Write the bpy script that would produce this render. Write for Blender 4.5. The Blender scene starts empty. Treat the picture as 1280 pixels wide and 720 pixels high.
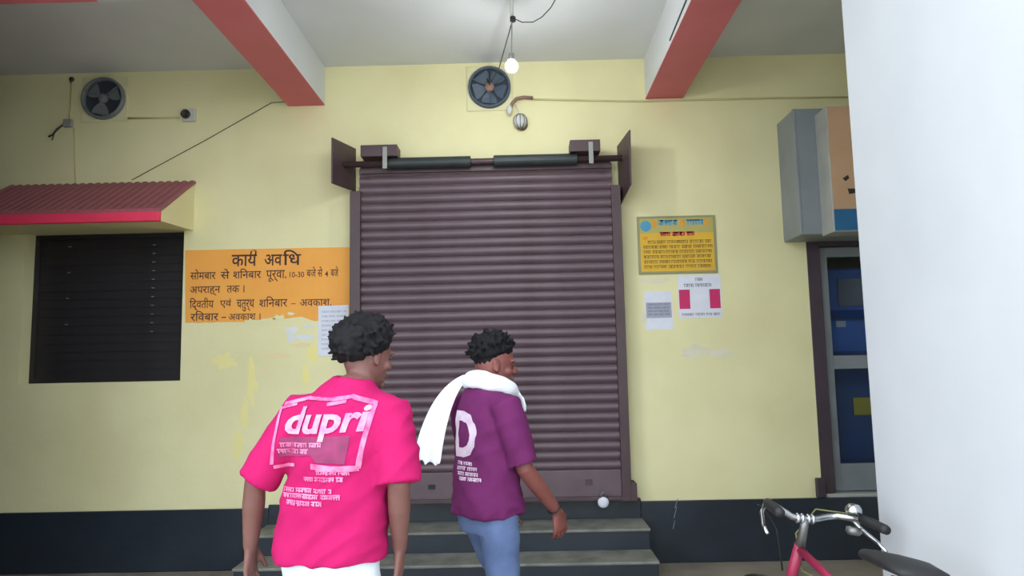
import bpy, bmesh, math, random
from mathutils import Vector, Matrix, Quaternion
from mathutils.bvhtree import BVHTree
from mathutils import noise as mnoise

S = bpy.context.scene
COL = S.collection
R = math.radians
random.seed(7)

# ------------------------------------------------------------------ camera
cam = bpy.data.cameras.new('camera')
cam.sensor_fit = 'HORIZONTAL'; cam.sensor_width = 36.0; cam.lens = 36.0 * 900.0 / 1280.0
cam.clip_start = 0.05; cam.clip_end = 200
camo = bpy.data.objects.new('camera', cam); COL.objects.link(camo)
camo.matrix_world = (Matrix.Translation((0, 0, 1.5)) @ Matrix.Rotation(R(0.69), 4, 'Z')
                     @ Matrix.Rotation(R(90 + 6.05), 4, 'X') @ Matrix.Rotation(R(-1.2), 4, 'Z'))
S.camera = camo

# ------------------------------------------------------------------ world and exposure
w = bpy.data.worlds.new('overcast_sky'); S.world = w; w.use_nodes = True
bg = w.node_tree.nodes['Background']
bg.inputs[0].default_value = (0.85, 0.935, 1.0, 1); bg.inputs[1].default_value = 1.0
S.view_settings.view_transform = 'Standard'; S.view_settings.look = 'None'
S.view_settings.gamma = 1.0; S.view_settings.use_curve_mapping = False
S.view_settings.exposure = 2.08
S.cycles.max_bounces = 8; S.cycles.diffuse_bounces = 6; S.cycles.transparent_max_bounces = 12
S.cycles.caustics_reflective = False; S.cycles.caustics_refractive = False

# ------------------------------------------------------------------ materials
def lin(c):
    return tuple(((v / 255) / 12.92 if v / 255 <= .04045 else ((v / 255 + .055) / 1.055) ** 2.4) for v in c) + (1,)

def mat(name, c, rough=.7, c2=None, scale=4.0, metal=0.0, bump=0.0, bscale=60.0, spec=.5, detail=6, sheen=0.0, lo=.35, hi=.7):
    m = bpy.data.materials.new(name); m.use_nodes = True
    nt = m.node_tree; p = nt.nodes['Principled BSDF']
    p.inputs['Roughness'].default_value = rough; p.inputs['Metallic'].default_value = metal
    p.inputs['Specular IOR Level'].default_value = spec
    if sheen: p.inputs['Sheen Weight'].default_value = sheen
    tc = nt.nodes.new('ShaderNodeTexCoord')
    if c2 is None:
        c2 = tuple(max(0, v * .92) for v in c)
    n = nt.nodes.new('ShaderNodeTexNoise'); n.inputs['Scale'].default_value = scale; n.inputs['Detail'].default_value = detail
    r = nt.nodes.new('ShaderNodeValToRGB')
    r.color_ramp.elements[0].position = lo; r.color_ramp.elements[1].position = hi
    r.color_ramp.elements[0].color = lin(c); r.color_ramp.elements[1].color = lin(c2)
    nt.links.new(tc.outputs['Object'], n.inputs['Vector']); nt.links.new(n.outputs['Fac'], r.inputs['Fac'])
    nt.links.new(r.outputs['Color'], p.inputs['Base Color'])
    if bump:
        b = nt.nodes.new('ShaderNodeTexNoise'); b.inputs['Scale'].default_value = bscale; b.inputs['Detail'].default_value = 4
        bn = nt.nodes.new('ShaderNodeBump'); bn.inputs['Strength'].default_value = bump; bn.inputs['Distance'].default_value = .01
        nt.links.new(tc.outputs['Object'], b.inputs['Vector']); nt.links.new(b.outputs['Fac'], bn.inputs['Height'])
        nt.links.new(bn.outputs['Normal'], p.inputs['Normal'])
    return m

M = {}
M['wall'] = mat('yellow_distemper', (230, 224, 178), .8, (220, 213, 166), 1.6, bump=.12, bscale=30)
M['ceiling'] = mat('white_ceiling_paint', (216, 219, 222), .85, (205, 208, 211), 1.2, bump=.08, bscale=25)
M['beam_red'] = mat('red_beam_paint', (210, 110, 118), .6, (202, 102, 110), 2)
M['white_wall'] = mat('white_column_paint', (194, 197, 202), .6, (187, 190, 196), 2.0, bump=.12, bscale=9)
M['dado'] = mat('black_gloss_dado', (34, 41, 50), .38, (40, 48, 58), 3, bump=.15, bscale=18)
M['tread'] = mat('worn_cement_tread', (134, 134, 126), .7, (100, 102, 98), 7, bump=.3)
M['ground'] = mat('dusty_concrete', (150, 142, 130), .85, (120, 112, 102), 2.5, bump=.35, bscale=40)
M['pavement'] = mat('pale_concrete', (196, 192, 182), .85, (180, 175, 165), 1.5, bump=.2)
M['blocker_dark'] = mat('light_blocker_brown', (52, 49, 40), .7, (46, 43, 35), 3)  # for the two unseen left walls, dark so they bounce little light
M['shutter'] = mat('brown_shutter_paint', (100, 82, 90), .42, (90, 72, 79), 5, bump=.08, bscale=40)
M['shutter_dark'] = mat('dark_brown_steel', (78, 58, 63), .5, (66, 48, 53), 6)
M['drum'] = mat('black_greased_drum', (36, 44, 46), .5, (46, 52, 52), 8)
M['orange'] = mat('orange_sign_paint', (243, 171, 78), .7, (236, 162, 72), 3)
M['ink'] = mat('dark_brown_lettering', (62, 36, 40), .7)
M['window'] = mat('dark_window_metal', (42, 38, 42), .5, (34, 31, 35), 6)
M['recess'] = mat('dark_room', (26, 26, 28), .9)
M['awning'] = mat('maroon_awning_paint', (164, 96, 102), .65, (146, 86, 92), 5)
M['awning_edge'] = mat('red_awning_edge', (242, 62, 100), .6, (230, 58, 92), 5)
M['paper'] = mat('white_paper', (222, 224, 236), .8, (212, 214, 228), 9)
M['paper_grey'] = mat('grey_print', (168, 172, 190), .8, (158, 162, 182), 20)
M['faint'] = mat('faint_residue', (222, 216, 196), .85, (214, 208, 180), 12)
M['tear'] = mat('torn_white_paper', (220, 224, 230), .85, (210, 216, 216), 14)
M['smear'] = mat('yellow_paint_smear', (232, 221, 146), .8, (230, 222, 162), 8)
M['pinksmear'] = mat('pinkish_scuff', (228, 208, 166), .8, (224, 212, 164), 8)
M['notice'] = mat('ochre_notice_print', (222, 178, 58), .7, (212, 168, 54), 6)
M['notice_head'] = mat('olive_notice_header', (176, 168, 104), .7, (184, 170, 92), 9)
M['notice_frame'] = mat('grey_green_frame', (150, 148, 110), .6)
M['blue'] = mat('blue_print', (84, 160, 196), .7)
M['red'] = mat('red_print', (206, 84, 66), .7)
M['oliveink'] = mat('olive_brown_print', (122, 98, 38), .7)
M['orangedot'] = mat('orange_print', (228, 160, 50), .7)
M['magenta'] = mat('magenta_print', (204, 44, 104), .7)
M['greyink'] = mat('grey_ink', (120, 128, 134), .7)
M['greybox'] = mat('grey_sheet_metal', (140, 147, 152), .5, (128, 135, 140), 4)
M['greybox2'] = mat('pale_grey_sheet_metal', (176, 178, 172), .5, (160, 163, 158), 6)
M['sign_orange'] = mat('orange_sign_face', (196, 160, 126), .5, (188, 152, 118), 4)
M['sign_blue'] = mat('blue_sign_face', (34, 104, 152), .5)
M['doorframe'] = mat('dark_maroon_frame', (66, 52, 62), .5, (56, 44, 54), 5)
M['alu'] = mat('grey_aluminium', (128, 134, 140), .45, (118, 124, 130), 6, metal=.3)
M['machine'] = mat('blue_machine_panel', (62, 116, 196), .5, (54, 104, 182), 4)
M['machine_dark'] = mat('dark_blue_panel', (46, 82, 136), .5)
M['screen'] = mat('dark_screen', (40, 48, 44), .25)
M['yellowsq'] = mat('yellow_sticker', (214, 190, 70), .6)
M['fan_grey'] = mat('grey_fan_metal', (118, 124, 128), .5, (100, 106, 110), 9)
M['fan_dark'] = mat('fan_hole_shade', (52, 60, 68), .7)
M['fan_blue'] = mat('blue_grey_fan_blade', (74, 88, 104), .5, (66, 80, 96), 9)
M['fan_brown'] = mat('rusty_hub', (142, 112, 98), .6)
M['frame_cream'] = mat('cream_fan_surround', (226, 221, 178), .7)
M['plastic'] = mat('white_plastic', (206, 206, 202), .5)
M['plastic_grey'] = mat('grey_plastic', (150, 150, 146), .55)
M['wire'] = mat('dark_cable', (58, 54, 50), .6)
M['wire_tan'] = mat('painted_conduit', (204, 195, 146), .7)
M['black'] = mat('black_rubber', (28, 28, 30), .6)
M['chrome'] = mat('chrome', (200, 204, 208), .22, (180, 184, 190), 8, metal=1.0)
M['steel'] = mat('dull_steel', (140, 140, 142), .4, (110, 108, 106), 10, metal=.8)
M['bike_red'] = mat('maroon_bicycle_paint', (158, 40, 76), .4, (140, 34, 66), 6)
M['bike_olive'] = mat('olive_plastic', (112, 112, 66), .6)
M['skin'] = mat('brown_skin', (114, 76, 70), .55, (102, 66, 60), 10, bump=.05)
M['skin2'] = mat('warm_brown_skin', (128, 74, 68), .55, (112, 62, 58), 10, bump=.05)
M['hair'] = mat('black_hair', (14, 13, 16), .7, (20, 19, 23), 40, spec=.2)
M['pink'] = mat('hot_pink_cotton', (172, 26, 90), .9, (162, 23, 84), 7, bump=.1, bscale=300, spec=.15)
M['pink_pale'] = mat('pale_pink_print', (206, 128, 166), .8, (198, 62, 122), 26)
M['pink_white'] = mat('white_pink_print', (216, 162, 188), .8, (206, 108, 154), 22)
M['pink_dark'] = mat('dusty_purple_print', (118, 40, 80), .8, (138, 46, 92), 18)
M['purple'] = mat('purple_cotton', (104, 40, 90), .85, (97, 36, 84), 7, bump=.1, bscale=300, spec=.15)
M['purple_print'] = mat('white_grey_print', (214, 196, 212), .8, (198, 172, 196), 20)
M['white_cloth'] = mat('white_towel', (236, 238, 246), .9, (226, 229, 240), 12, bump=.35, bscale=180)
M['jeans_white'] = mat('bleached_jeans', (214, 224, 232), .85, (200, 212, 222), 12, bump=.15, bscale=200)
M['jeans_blue'] = mat('stonewashed_jeans', (92, 110, 150), .85, (78, 96, 136), 9, bump=.15, bscale=200)
M['shoe'] = mat('dark_shoe', (50, 46, 46), .6)
M['eye'] = mat('eye', (70, 50, 44), .3)

def emit(name, c, strength):
    m = bpy.data.materials.new(name); m.use_nodes = True
    nt = m.node_tree; nt.nodes.remove(nt.nodes['Principled BSDF'])
    e = nt.nodes.new('ShaderNodeEmission'); e.inputs[0].default_value = c; e.inputs[1].default_value = strength
    nt.links.new(e.outputs[0], nt.nodes['Material Output'].inputs[0]); return m
M['bulb'] = emit('lit_bulb', (.95, .98, 1, 1), 9.0)

def glassmat():
    m = bpy.data.materials.new('door_glass'); m.use_nodes = True
    nt = m.node_tree; nt.nodes.remove(nt.nodes['Principled BSDF'])
    t = nt.nodes.new('ShaderNodeBsdfTransparent'); t.inputs[0].default_value = (.82, .87, .93, 1)
    g = nt.nodes.new('ShaderNodeBsdfGlossy'); g.inputs['Roughness'].default_value = .06
    f = nt.nodes.new('ShaderNodeFresnel'); f.inputs[0].default_value = 1.5
    mx = nt.nodes.new('ShaderNodeMixShader')
    nt.links.new(f.outputs[0], mx.inputs[0]); nt.links.new(t.outputs[0], mx.inputs[1]); nt.links.new(g.outputs[0], mx.inputs[2])
    nt.links.new(mx.outputs[0], nt.nodes['Material Output'].inputs[0]); return m
M['glass'] = glassmat()

# ------------------------------------------------------------------ builders
WL = {}
def tag(o, label=None, cat=None, group=None, kind=None):
    if label: o['label'] = label
    if cat: o['category'] = cat
    if group: o['group'] = group
    if kind: o['kind'] = kind
    return o

def thing(name, label, cat, loc=(0, 0, 0), rz=0.0, group=None):
    o = bpy.data.objects.new(name, None); COL.objects.link(o)
    o.empty_display_size = .1; o.location = loc; o.rotation_euler = (0, 0, rz)
    WL[o.name] = Vector(loc); tag(o, label, cat, group)
    return o

def link(name, me, m, parent=None):
    o = bpy.data.objects.new(name, me); COL.objects.link(o)
    if m is not None and len(me.materials) == 0: me.materials.append(m)
    if parent is not None: o.parent = parent
    return o

class MB:
    def __init__(s): s.v = []; s.f = []
    def add(s, v, f):
        b = len(s.v); s.v += [Vector(p) for p in v]; s.f += [tuple(i + b for i in q) for q in f]; return s
    def box(s, a, b):
        x0, y0, z0 = a; x1, y1, z1 = b
        return s.add([(x0, y0, z0), (x1, y0, z0), (x1, y1, z0), (x0, y1, z0), (x0, y0, z1), (x1, y0, z1), (x1, y1, z1), (x0, y1, z1)],
                     [(0, 3, 2, 1), (4, 5, 6, 7), (0, 1, 5, 4), (1, 2, 6, 5), (2, 3, 7, 6), (3, 0, 4, 7)])
    def prism(s, pts, d):
        """closed polygon pts (3D, planar) pushed along vector d"""
        n = len(pts); d = Vector(d); v = [Vector(p) for p in pts]; v += [p + d for p in v[:n]]
        f = [tuple(range(n - 1, -1, -1)), tuple(range(n, 2 * n))] + [(i, (i + 1) % n, n + (i + 1) % n, n + i) for i in range(n)]
        return s.add(v, f)
    def tube(s, pts, rad, n=10, cap=True, ref=None, flat=1.0, power=2.0):
        """sweep along pts; rad number / list / list of (rx, ry). rx runs along ref-derived side axis"""
        P = [Vector(p) for p in pts]; k = len(P)
        if not isinstance(rad, (list, tuple)): rad = [rad] * k
        rad = [(r, r * flat) if not isinstance(r, (list, tuple)) else r for r in rad]
        T = []
        for i in range(k):
            t = (P[min(i + 1, k - 1)] - P[max(i - 1, 0)])
            T.append(t.normalized() if t.length > 1e-9 else Vector((0, 0, 1)))
        u = Vector(ref) if ref is not None else (Vector((1, 0, 0)) if abs(T[0].x) < .8 else Vector((0, 1, 0)))
        rings = []
        for i in range(k):
            u = (u - T[i] * u.dot(T[i])); u.normalize(); w_ = T[i].cross(u)
            ring = []
            for j in range(n):
                a = 2 * math.pi * j / n; ca, sa = math.cos(a), math.sin(a)
                if power != 2.0:
                    ca = math.copysign(abs(ca) ** (2 / power), ca); sa = math.copysign(abs(sa) ** (2 / power), sa)
                ring.append(P[i] + u * (rad[i][0] * ca) + w_ * (rad[i][1] * sa))
            rings.append(ring)
        v = [p for r in rings for p in r]; f = []
        for i in range(k - 1):
            for j in range(n):
                a = i * n + j; b = i * n + (j + 1) % n; f.append((a, b, b + n, a + n))
        if cap:
            f.append(tuple(range(n - 1, -1, -1))); f.append(tuple((k - 1) * n + j for j in range(n)))
        return s.add(v, f)
    def limb(s, pts, rad, n=14, ref=None, flat=1.0):
        """tube with domed ends"""
        P = [Vector(p) for p in pts]
        rad = [(r, r * flat) if not isinstance(r, (list, tuple)) else tuple(r) for r in rad]
        d0 = (P[0] - P[1]).normalized(); d1 = (P[-1] - P[-2]).normalized()
        r0 = min(rad[0]); r1 = min(rad[-1])
        pre, prr, post, por = [], [], [], []
        for t in (85, 60, 30):
            pre.append(P[0] + d0 * r0 * math.sin(R(t))); prr.append((rad[0][0] * math.cos(R(t)), rad[0][1] * math.cos(R(t))))
        for t in (30, 60, 85):
            post.append(P[-1] + d1 * r1 * math.sin(R(t))); por.append((rad[-1][0] * math.cos(R(t)), rad[-1][1] * math.cos(R(t))))
        return s.tube(pre + P + post, prr + rad + por, n, True, ref)
    def ball(s, c, r, n=12, m=8):
        c = Vector(c); r = r if isinstance(r, (tuple, list)) else (r, r, r)
        v = [c + Vector((0, 0, -r[2]))]; f = []
        for i in range(1, m):
            a = math.pi * i / m - math.pi / 2
            for j in range(n):
                b = 2 * math.pi * j / n
                v.append(c + Vector((r[0] * math.cos(a) * math.cos(b), r[1] * math.cos(a) * math.sin(b), r[2] * math.sin(a))))
        v.append(c + Vector((0, 0, r[2]))); top = len(v) - 1
        for j in range(n): f.append((0, 1 + (j + 1) % n, 1 + j))
        for i in range(m - 2):
            for j in range(n):
                a = 1 + i * n + j; b = 1 + i * n + (j + 1) % n; f.append((a, b, b + n, a + n))
        for j in range(n): f.append((1 + (m - 2) * n + j, 1 + (m - 2) * n + (j + 1) % n, top))
        return s.add(v, f)
    def lathe(s, prof, c, axis='Y', n=32):
        """prof list of (r, h): ring radius r at height h along axis, open profile"""
        c = Vector(c); v = []; f = []
        for r, h in prof:
            for j in range(n):
                a = 2 * math.pi * j / n
                if axis == 'Y': v.append(c + Vector((r * math.cos(a), h, r * math.sin(a))))
                elif axis == 'X': v.append(c + Vector((h, r * math.cos(a), r * math.sin(a))))
                else: v.append(c + Vector((r * math.cos(a), r * math.sin(a), h)))
        for i in range(len(prof) - 1):
            for j in range(n):
                a = i * n + j; b = i * n + (j + 1) % n; f.append((a, b, b + n, a + n))
        return s.add(v, f)
    def mesh(s, name, off=None, smooth=False, recalc=True):
        me = bpy.data.meshes.new(name)
        o = off if off is not None else Vector((0, 0, 0))
        me.from_pydata([tuple(p - o) for p in s.v], [], s.f)
        if recalc:
            bm = bmesh.new(); bm.from_mesh(me); bmesh.ops.recalc_face_normals(bm, faces=bm.faces); bm.to_mesh(me); bm.free()
        if smooth:
            me.polygons.foreach_set('use_smooth', [True] * len(me.polygons))
        me.update(); return me
    def build(s, name, m, parent=None, smooth=False, local=False, bevel=0.0, recalc=True):
        """vertices are in world space unless local; children keep the origin of their thing"""
        off = None; loc = Vector((0, 0, 0))
        if not local:
            if parent is not None: off = WL[parent.name]
            else:
                xs = [p.x for p in s.v]; ys = [p.y for p in s.v]; zs = [p.z for p in s.v]
                off = Vector(((min(xs) + max(xs)) / 2, (min(ys) + max(ys)) / 2, min(zs))); loc = off
        me = s.mesh(name, off, smooth, recalc)
        o = link(name, me, m, parent)
        if parent is None: o.location = loc; WL[o.name] = loc.copy()
        else: WL[o.name] = WL[parent.name]
        if bevel:
            b = o.modifiers.new('bevel', 'BEVEL'); b.width = bevel; b.segments = 2; b.limit_method = 'ANGLE'
        return o

def structure(mb, name, m, **k):
    o = mb.build(name, m, None, **k); o['kind'] = 'structure'; return o

def remesh(me, voxel, smooth_it=0, factor=.5):
    o = bpy.data.objects.new('tmp', me); COL.objects.link(o)
    md = o.modifiers.new('r', 'REMESH'); md.mode = 'VOXEL'; md.voxel_size = voxel; md.use_smooth_shade = True
    if smooth_it:
        sm = o.modifiers.new('s', 'SMOOTH'); sm.iterations = smooth_it; sm.factor = factor
    dg = bpy.context.evaluated_depsgraph_get()
    out = bpy.data.meshes.new_from_object(o.evaluated_get(dg))
    bpy.data.objects.remove(o); out.polygons.foreach_set('use_smooth', [True] * len(out.polygons))
    return out

TXT = {}
def text2d(body, bold=0.0):
    """flat glyph outline of body, normalised to the unit box: list of (u, v), faces"""
    key = (body, bold)
    if key in TXT: return TXT[key]
    c = bpy.data.curves.new('t', 'FONT'); c.body = body; c.resolution_u = 3; c.offset = bold
    o = bpy.data.objects.new('t', c); COL.objects.link(o)
    dg = bpy.context.evaluated_depsgraph_get(); me = bpy.data.meshes.new_from_object(o.evaluated_get(dg))
    P = [(v.co.x, v.co.y) for v in me.vertices]; F = [tuple(p.vertices) for p in me.polygons]
    bpy.data.objects.remove(o); bpy.data.meshes.remove(me); bpy.data.curves.remove(c)
    x0 = min(p[0] for p in P); x1 = max(p[0] for p in P); y0 = min(p[1] for p in P); y1 = max(p[1] for p in P)
    P = [((p[0] - x0) / (x1 - x0), (p[1] - y0) / (y1 - y0)) for p in P]
    TXT[key] = (P, F); return P, F

def wtext(mb, body, x0, x1, z0, z1, y, bold=0.0):
    P, F = text2d(body, bold)
    mb.add([(x0 + u * (x1 - x0), y, z0 + v * (z1 - z0)) for u, v in P], F)

def scribble(mb, x0, x1, z0, z1, y, rng, word=.5, t=None, put=None):
    """illegible row of print: short upright and curved strokes hanging from a head line, in words"""
    h = z1 - z0; t = t or h * .16; x = x0
    put = put or (lambda u, v: (u, y, v))
    def q(a, b, c, d): mb.add([put(*a), put(*b), put(*c), put(*d)], [(0, 1, 2, 3)])
    while x < x1 - h * .4:
        wlen = min(x1 - x, h * rng.uniform(2.2, 5.0))
        q((x, z1 - t), (x + wlen, z1 - t), (x + wlen, z1), (x, z1))
        cx = x + h * .2
        while cx < x + wlen - h * .1:
            k = rng.random(); sl = h * rng.uniform(-.1, .25)
            if k < .55: q((cx, z0), (cx + t, z0), (cx + t + sl * .3, z1), (cx + sl * .3, z1))
            else:
                zm = z0 + h * rng.uniform(.3, .6)
                q((cx - h * .15, zm), (cx - h * .15, zm - t), (cx + h * .3, zm - t + sl), (cx + h * .3, zm + sl))
                q((cx + h * .2, z0), (cx + h * .2 + t, z0), (cx + h * .2 + t, z1), (cx + h * .2, z1))
            cx += h * rng.uniform(.38, .6)
        x += wlen + h * word

def blob(mb, cx, cz, rx, rz, y, seed, n=22, rough=.35, dep=.0012):
    rng = random.Random(seed); pts = []
    for i in range(n):
        a = -2 * math.pi * i / n; k = 1 + rng.uniform(-rough, rough)
        pts.append((cx + rx * k * math.cos(a), y, cz + rz * k * math.sin(a)))
    mb.prism(pts, (0, -dep, 0))

# ================================================================== the place
WY = 5.6          # face of the rear wall
CZ = 3.93         # ceiling
def holes_wall(x0, x1, z0, z1, y0, y1, holes):
    xs = sorted({x0, x1} | {h[0] for h in holes} | {h[1] for h in holes})
    zs = sorted({z0, z1} | {h[2] for h in holes} | {h[3] for h in holes})
    mb = MB()
    for i in range(len(xs) - 1):
        for j in range(len(zs) - 1):
            cx = (xs[i] + xs[i + 1]) / 2; cz = (zs[j] + zs[j + 1]) / 2
            if any(h[0] < cx < h[1] and h[2] < cz < h[3] for h in holes): continue
            mb.box((xs[i], y0, zs[j]), (xs[i + 1], y1, zs[j + 1]))
    return mb
WIN = (-3.93, -2.66, 1.427, 2.62); DOOR = (2.24, 3.75, .453, 2.46)
wall_back = structure(holes_wall(-4.85, 5.0, 0, CZ, WY, WY + .25, [WIN, DOOR]), 'wall_back', M['wall'])
structure(MB().box((-7, 2.4, -.2), (7, 9, 0)), 'floor', M['ground'])
structure(MB().box((-40, -60, -.2), (40, 2.4, 0)), 'floor_forecourt', M['pavement'])  # unseen ground, made paler to bounce light up onto ceiling and beams
structure(MB().box((-4.6, 2.3, CZ), (5.0, WY + .25, CZ + .15)), 'ceiling', M['ceiling'])
structure(MB().box((-4.85, 2.3, 0), (-4.6, WY, CZ + .15)), 'wall_added_left', M['blocker_dark'])  # added out of view, dark to shade the far left of the bay
structure(MB().box((5.0, 2.7, 0), (5.25, WY + .25, CZ + .15)), 'wall_right', M['wall'])
# the near right one is the white wall end at the photo's right edge
structure(MB().box((1.35, 1.5, 0), (4.3, 2.86, CZ)), 'wall_front_right', M['white_wall'], bevel=.012)  # hidden width past the visible end is sized to cut daylight on the right
structure(MB().box((-4.85, 2.3, 0), (-2.72, 3.4, CZ)).box((-4.6, 3.4, 0), (-3.1, 3.95, CZ)), 'wall_blocker_left', M['blocker_dark'])  # unseen stepped blocker, added to keep daylight off the left bay

def beam(name, label, x0, x1, y0, y1, zb):
    t = thing(name, label, 'beam', ((x0 + x1) / 2, (y0 + y1) / 2, zb))
    MB().box((x0, y0, zb + .004), (x1, y1, CZ)).build('beam_side', M['ceiling'], t)
    MB().box((x0 - .001, y0, zb - .004), (x1 + .001, y1, zb + .004)).build('soffit', M['beam_red'], t)
    return t
beam('ceiling_beam', 'ceiling beam with red underside left of the hanging bulb', -1.84, -1.548, 2.7, WY, 3.612)
beam('ceiling_beam', 'ceiling beam with red underside right of the hanging bulb', 1.036, 1.331, 2.87, WY, 3.596)
t = thing('cross_beam', 'crosswise ceiling beam with dark red underside, top left corner', 'beam', (-3.9, 3.7, 3.6))
MB().box((-4.6, 3.56, 3.604), (-1.842, 3.86, CZ)).build('beam_side', M['ceiling'], t)
MB().box((-4.6, 3.559, 3.596), (-2.36, 3.861, 3.604)).build('soffit', M['beam_red'], t)
MB().box((-2.36, 3.559, 3.596), (-1.842, 3.861, 3.604)).build('soffit_end', M['ceiling'], t)

# black painted dado
for i, (a, b) in enumerate(((-4.6, -1.95), (-1.95, .87), (.87, 5.0))):
    structure(MB().box((a, WY - .025, 0), (b, WY, .453 if i != 1 else .478)), 'trim_%d' % (i + 1), M['dado'], bevel=.006)
sc = MB()
for x, z, dx, dz in ((1.12, .40, .03, .07), (1.11, .33, .03, .08), (1.1, .25, .02, .06), (-2.05, .30, .03, .03)):
    sc.prism([(x, WY - .0255, z), (x + .006, WY - .0255, z - .003), (x + dx, WY - .0255, z + dz), (x + dx - .005, WY - .0255, z + dz)], (0, -.001, 0))
trim3 = bpy.data.objects['trim_3']
tag(sc.build('scratch', M['greyink'], trim3), kind='stuff')

# entrance steps
st = thing('entrance_steps', 'black painted entrance steps with worn grey treads below the shutter', 'steps', (-.54, 5.25, 0))
for (y0, y1, z0, z1) in ((5.231, WY - .027, 0, .334), (4.924, 5.229, 0, .191)):
    s1 = MB().box((-1.95, y0, z0), (.87, y1, z1 - .02)).build('step', M['dado'], st, bevel=.006)
    MB().box((-1.955, y0 - .012, z1 - .02), (.875, y1, z1)).build('tread', M['tread'], s1, bevel=.006)

# wall stains, torn paper remains (pieces of the wall)
def wallpatch(name, m, specs, y=WY):
    for (cx, cz, rx, rz, seed) in specs:
        b = MB(); blob(b, cx, cz, rx, rz, y, seed, dep=.0006 + .00012 * seed); b.build(name, m, wall_back)
wallpatch('paint_smear', M['smear'], ((-2.32, 1.57, .09, .055, 1), (-2.10, 1.40, .035, .16, 2), (-2.15, 1.15, .03, .12, 3), (-2.2, .93, .05, .09, 4), (-1.63, 1.62, .05, .07, 5), (-1.68, 1.45, .03, .08, 25)))
wallpatch('scuff', M['pinksmear'], ((-1.92, 1.60, .1, .025, 6), (-1.72, 1.68, .09, .02, 7), (-2.0, 1.5, .04, .03, 8)))
wallpatch('paper_remnant', M['tear'], ((-1.80, 1.80, .05, .03, 9), (-1.70, 1.745, .075, .022, 10), (-1.80, 1.74, .03, .035, 11), (-1.66, 1.83, .04, .012, 12)))
wallpatch('paper_remnant', M['faint'], ((1.02, 2.125, .10, .022, 13), (.95, 1.84, .025, .05, 14), (1.33, 1.57, .10, .045, 15), (1.52, 1.55, .12, .03, 16), (1.14, 2.14, .02, .015, 17)))

# ------------------------------------------------------------------ rolling shutter
SY = 5.50
sh = thing('rolling_shutter', 'closed brown ribbed steel rolling shutter above the steps', 'shutter', (-.255, SY, .48))
pitch = .0712; prof = []
slat = MB(); nseg = 6; hx = .985
pts = []
for i in range(nseg + 1):
    a = i / nseg; pts.append((-.004 - .019 * math.sin(math.pi * a) ** .8, pitch * a * .93))
pts.append((.002, pitch * .93)); pts.append((.002, pitch))
vv = []; ff = []
for (yy, zz) in pts: vv += [(-hx, yy, zz), (hx, yy, zz)]
for i in range(len(pts) - 1): ff.append((2 * i, 2 * i + 1, 2 * i + 3, 2 * i + 2))
slat.add(vv, ff)
slat_me = slat.mesh('slat', None, True, recalc=False); slat_me.materials.append(M['shutter'])
for i in range(33):
    o = link('slat', slat_me, None, sh); o.location = (0, 0, .226 + pitch * i)
MB().box((-1.24, SY - .02, .485), (.73, SY + .02, .707)).build('bottom_rail', M['shutter'], sh, bevel=.006)
MB().box((-1.24, SY - .05, .485), (.73, SY - .02, .515)).build('bottom_angle', M['shutter_dark'], sh, bevel=.004)
for x0, x1 in ((-1.305, -1.225), (.715, .785)):
    g = MB().box((x0, SY - .055, .48), (x1, SY - .03, 2.86)).box((x0, SY - .03, .48), (x0 + .02 if x0 < 0 else x0 + .05, WY, 2.86))
    if x0 > 0: g.box((x1 - .012, SY - .056, .48), (x1, WY, 2.86))
    g.build('guide_rail', M['shutter_dark'], sh, bevel=.004)
MB().box((.775, SY - .06, .478), (.825, WY, .61)).build('rail_foot', M['shutter_dark'], sh, bevel=.005)
for sx, yn, pts in ((0, 0, [(-1.305, WY, 3.243), (-1.40, 5.25, 3.225), (-1.40, 5.25, 2.873), (-1.305, WY, 2.89)]),
                    (1, 0, [(.792, WY, 3.21), (.838, 5.25, 3.228), (.83, 5.25, 2.812), (.793, WY, 2.729)])):
    MB().prism(pts, (.012, 0, 0)).build('side_bracket', M['shutter_dark'], sh, bevel=.002)
MB().tube([(-1.36, 5.42, 3.062), (.80, 5.42, 3.062)], .024, 14).build('shaft', M['shutter_dark'], sh, smooth=True)
for x0, x1 in ((-1.03, -.36), (-.19, .46)):
    MB().tube([(x0, 5.42, 3.062), (x0 + .005, 5.42, 3.062), (x1 - .005, 5.42, 3.062), (x1, 5.42, 3.062)], [.02, .044, .044, .02], 20).build('spring_drum', M['drum'], sh)
for x0, x1 in ((-1.2, -.92), (.40, .63)):
    b = MB().box((x0, 5.34, 3.10), (x1, 5.5, 3.19)); b.build('bearing_plate', M['shutter_dark'], sh, bevel=.004)
    xm = x0 + .17 if x0 < 0 else x0 + .14
    MB().box((xm, 5.33, 3.0), (xm + .035, 5.345, 3.17)).build('strap', M['plastic_grey'], sh, bevel=.003)
MB().box((-1.225, 5.46, 3.0), (.715, 5.49, 3.06)).build('top_plate', M['shutter_dark'], sh)

pl = thing('padlock', 'small white padlock at the bottom right of the brown shutter', 'padlock', (.572, 5.43, .45))
b = MB().ball((.572, 5.432, .478), (.042, .018, .04), 14, 10); pb = b.build('lock_body', M['paper'], pl, smooth=True)
MB().tube([(.555, 5.432, .50), (.556, 5.432, .535), (.575, 5.432, .555), (.594, 5.432, .535), (.594, 5.432, .50)], .006, 8).build('shackle', M['steel'], pl, smooth=True)
MB().box((.45, SY - .034, .60), (.50, SY - .02, .64)).build('hasp', M['shutter_dark'], sh)
MB().box((-.72, SY - .034, .59), (-.67, SY - .02, .62)).build('hasp', M['black'], sh)

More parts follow.
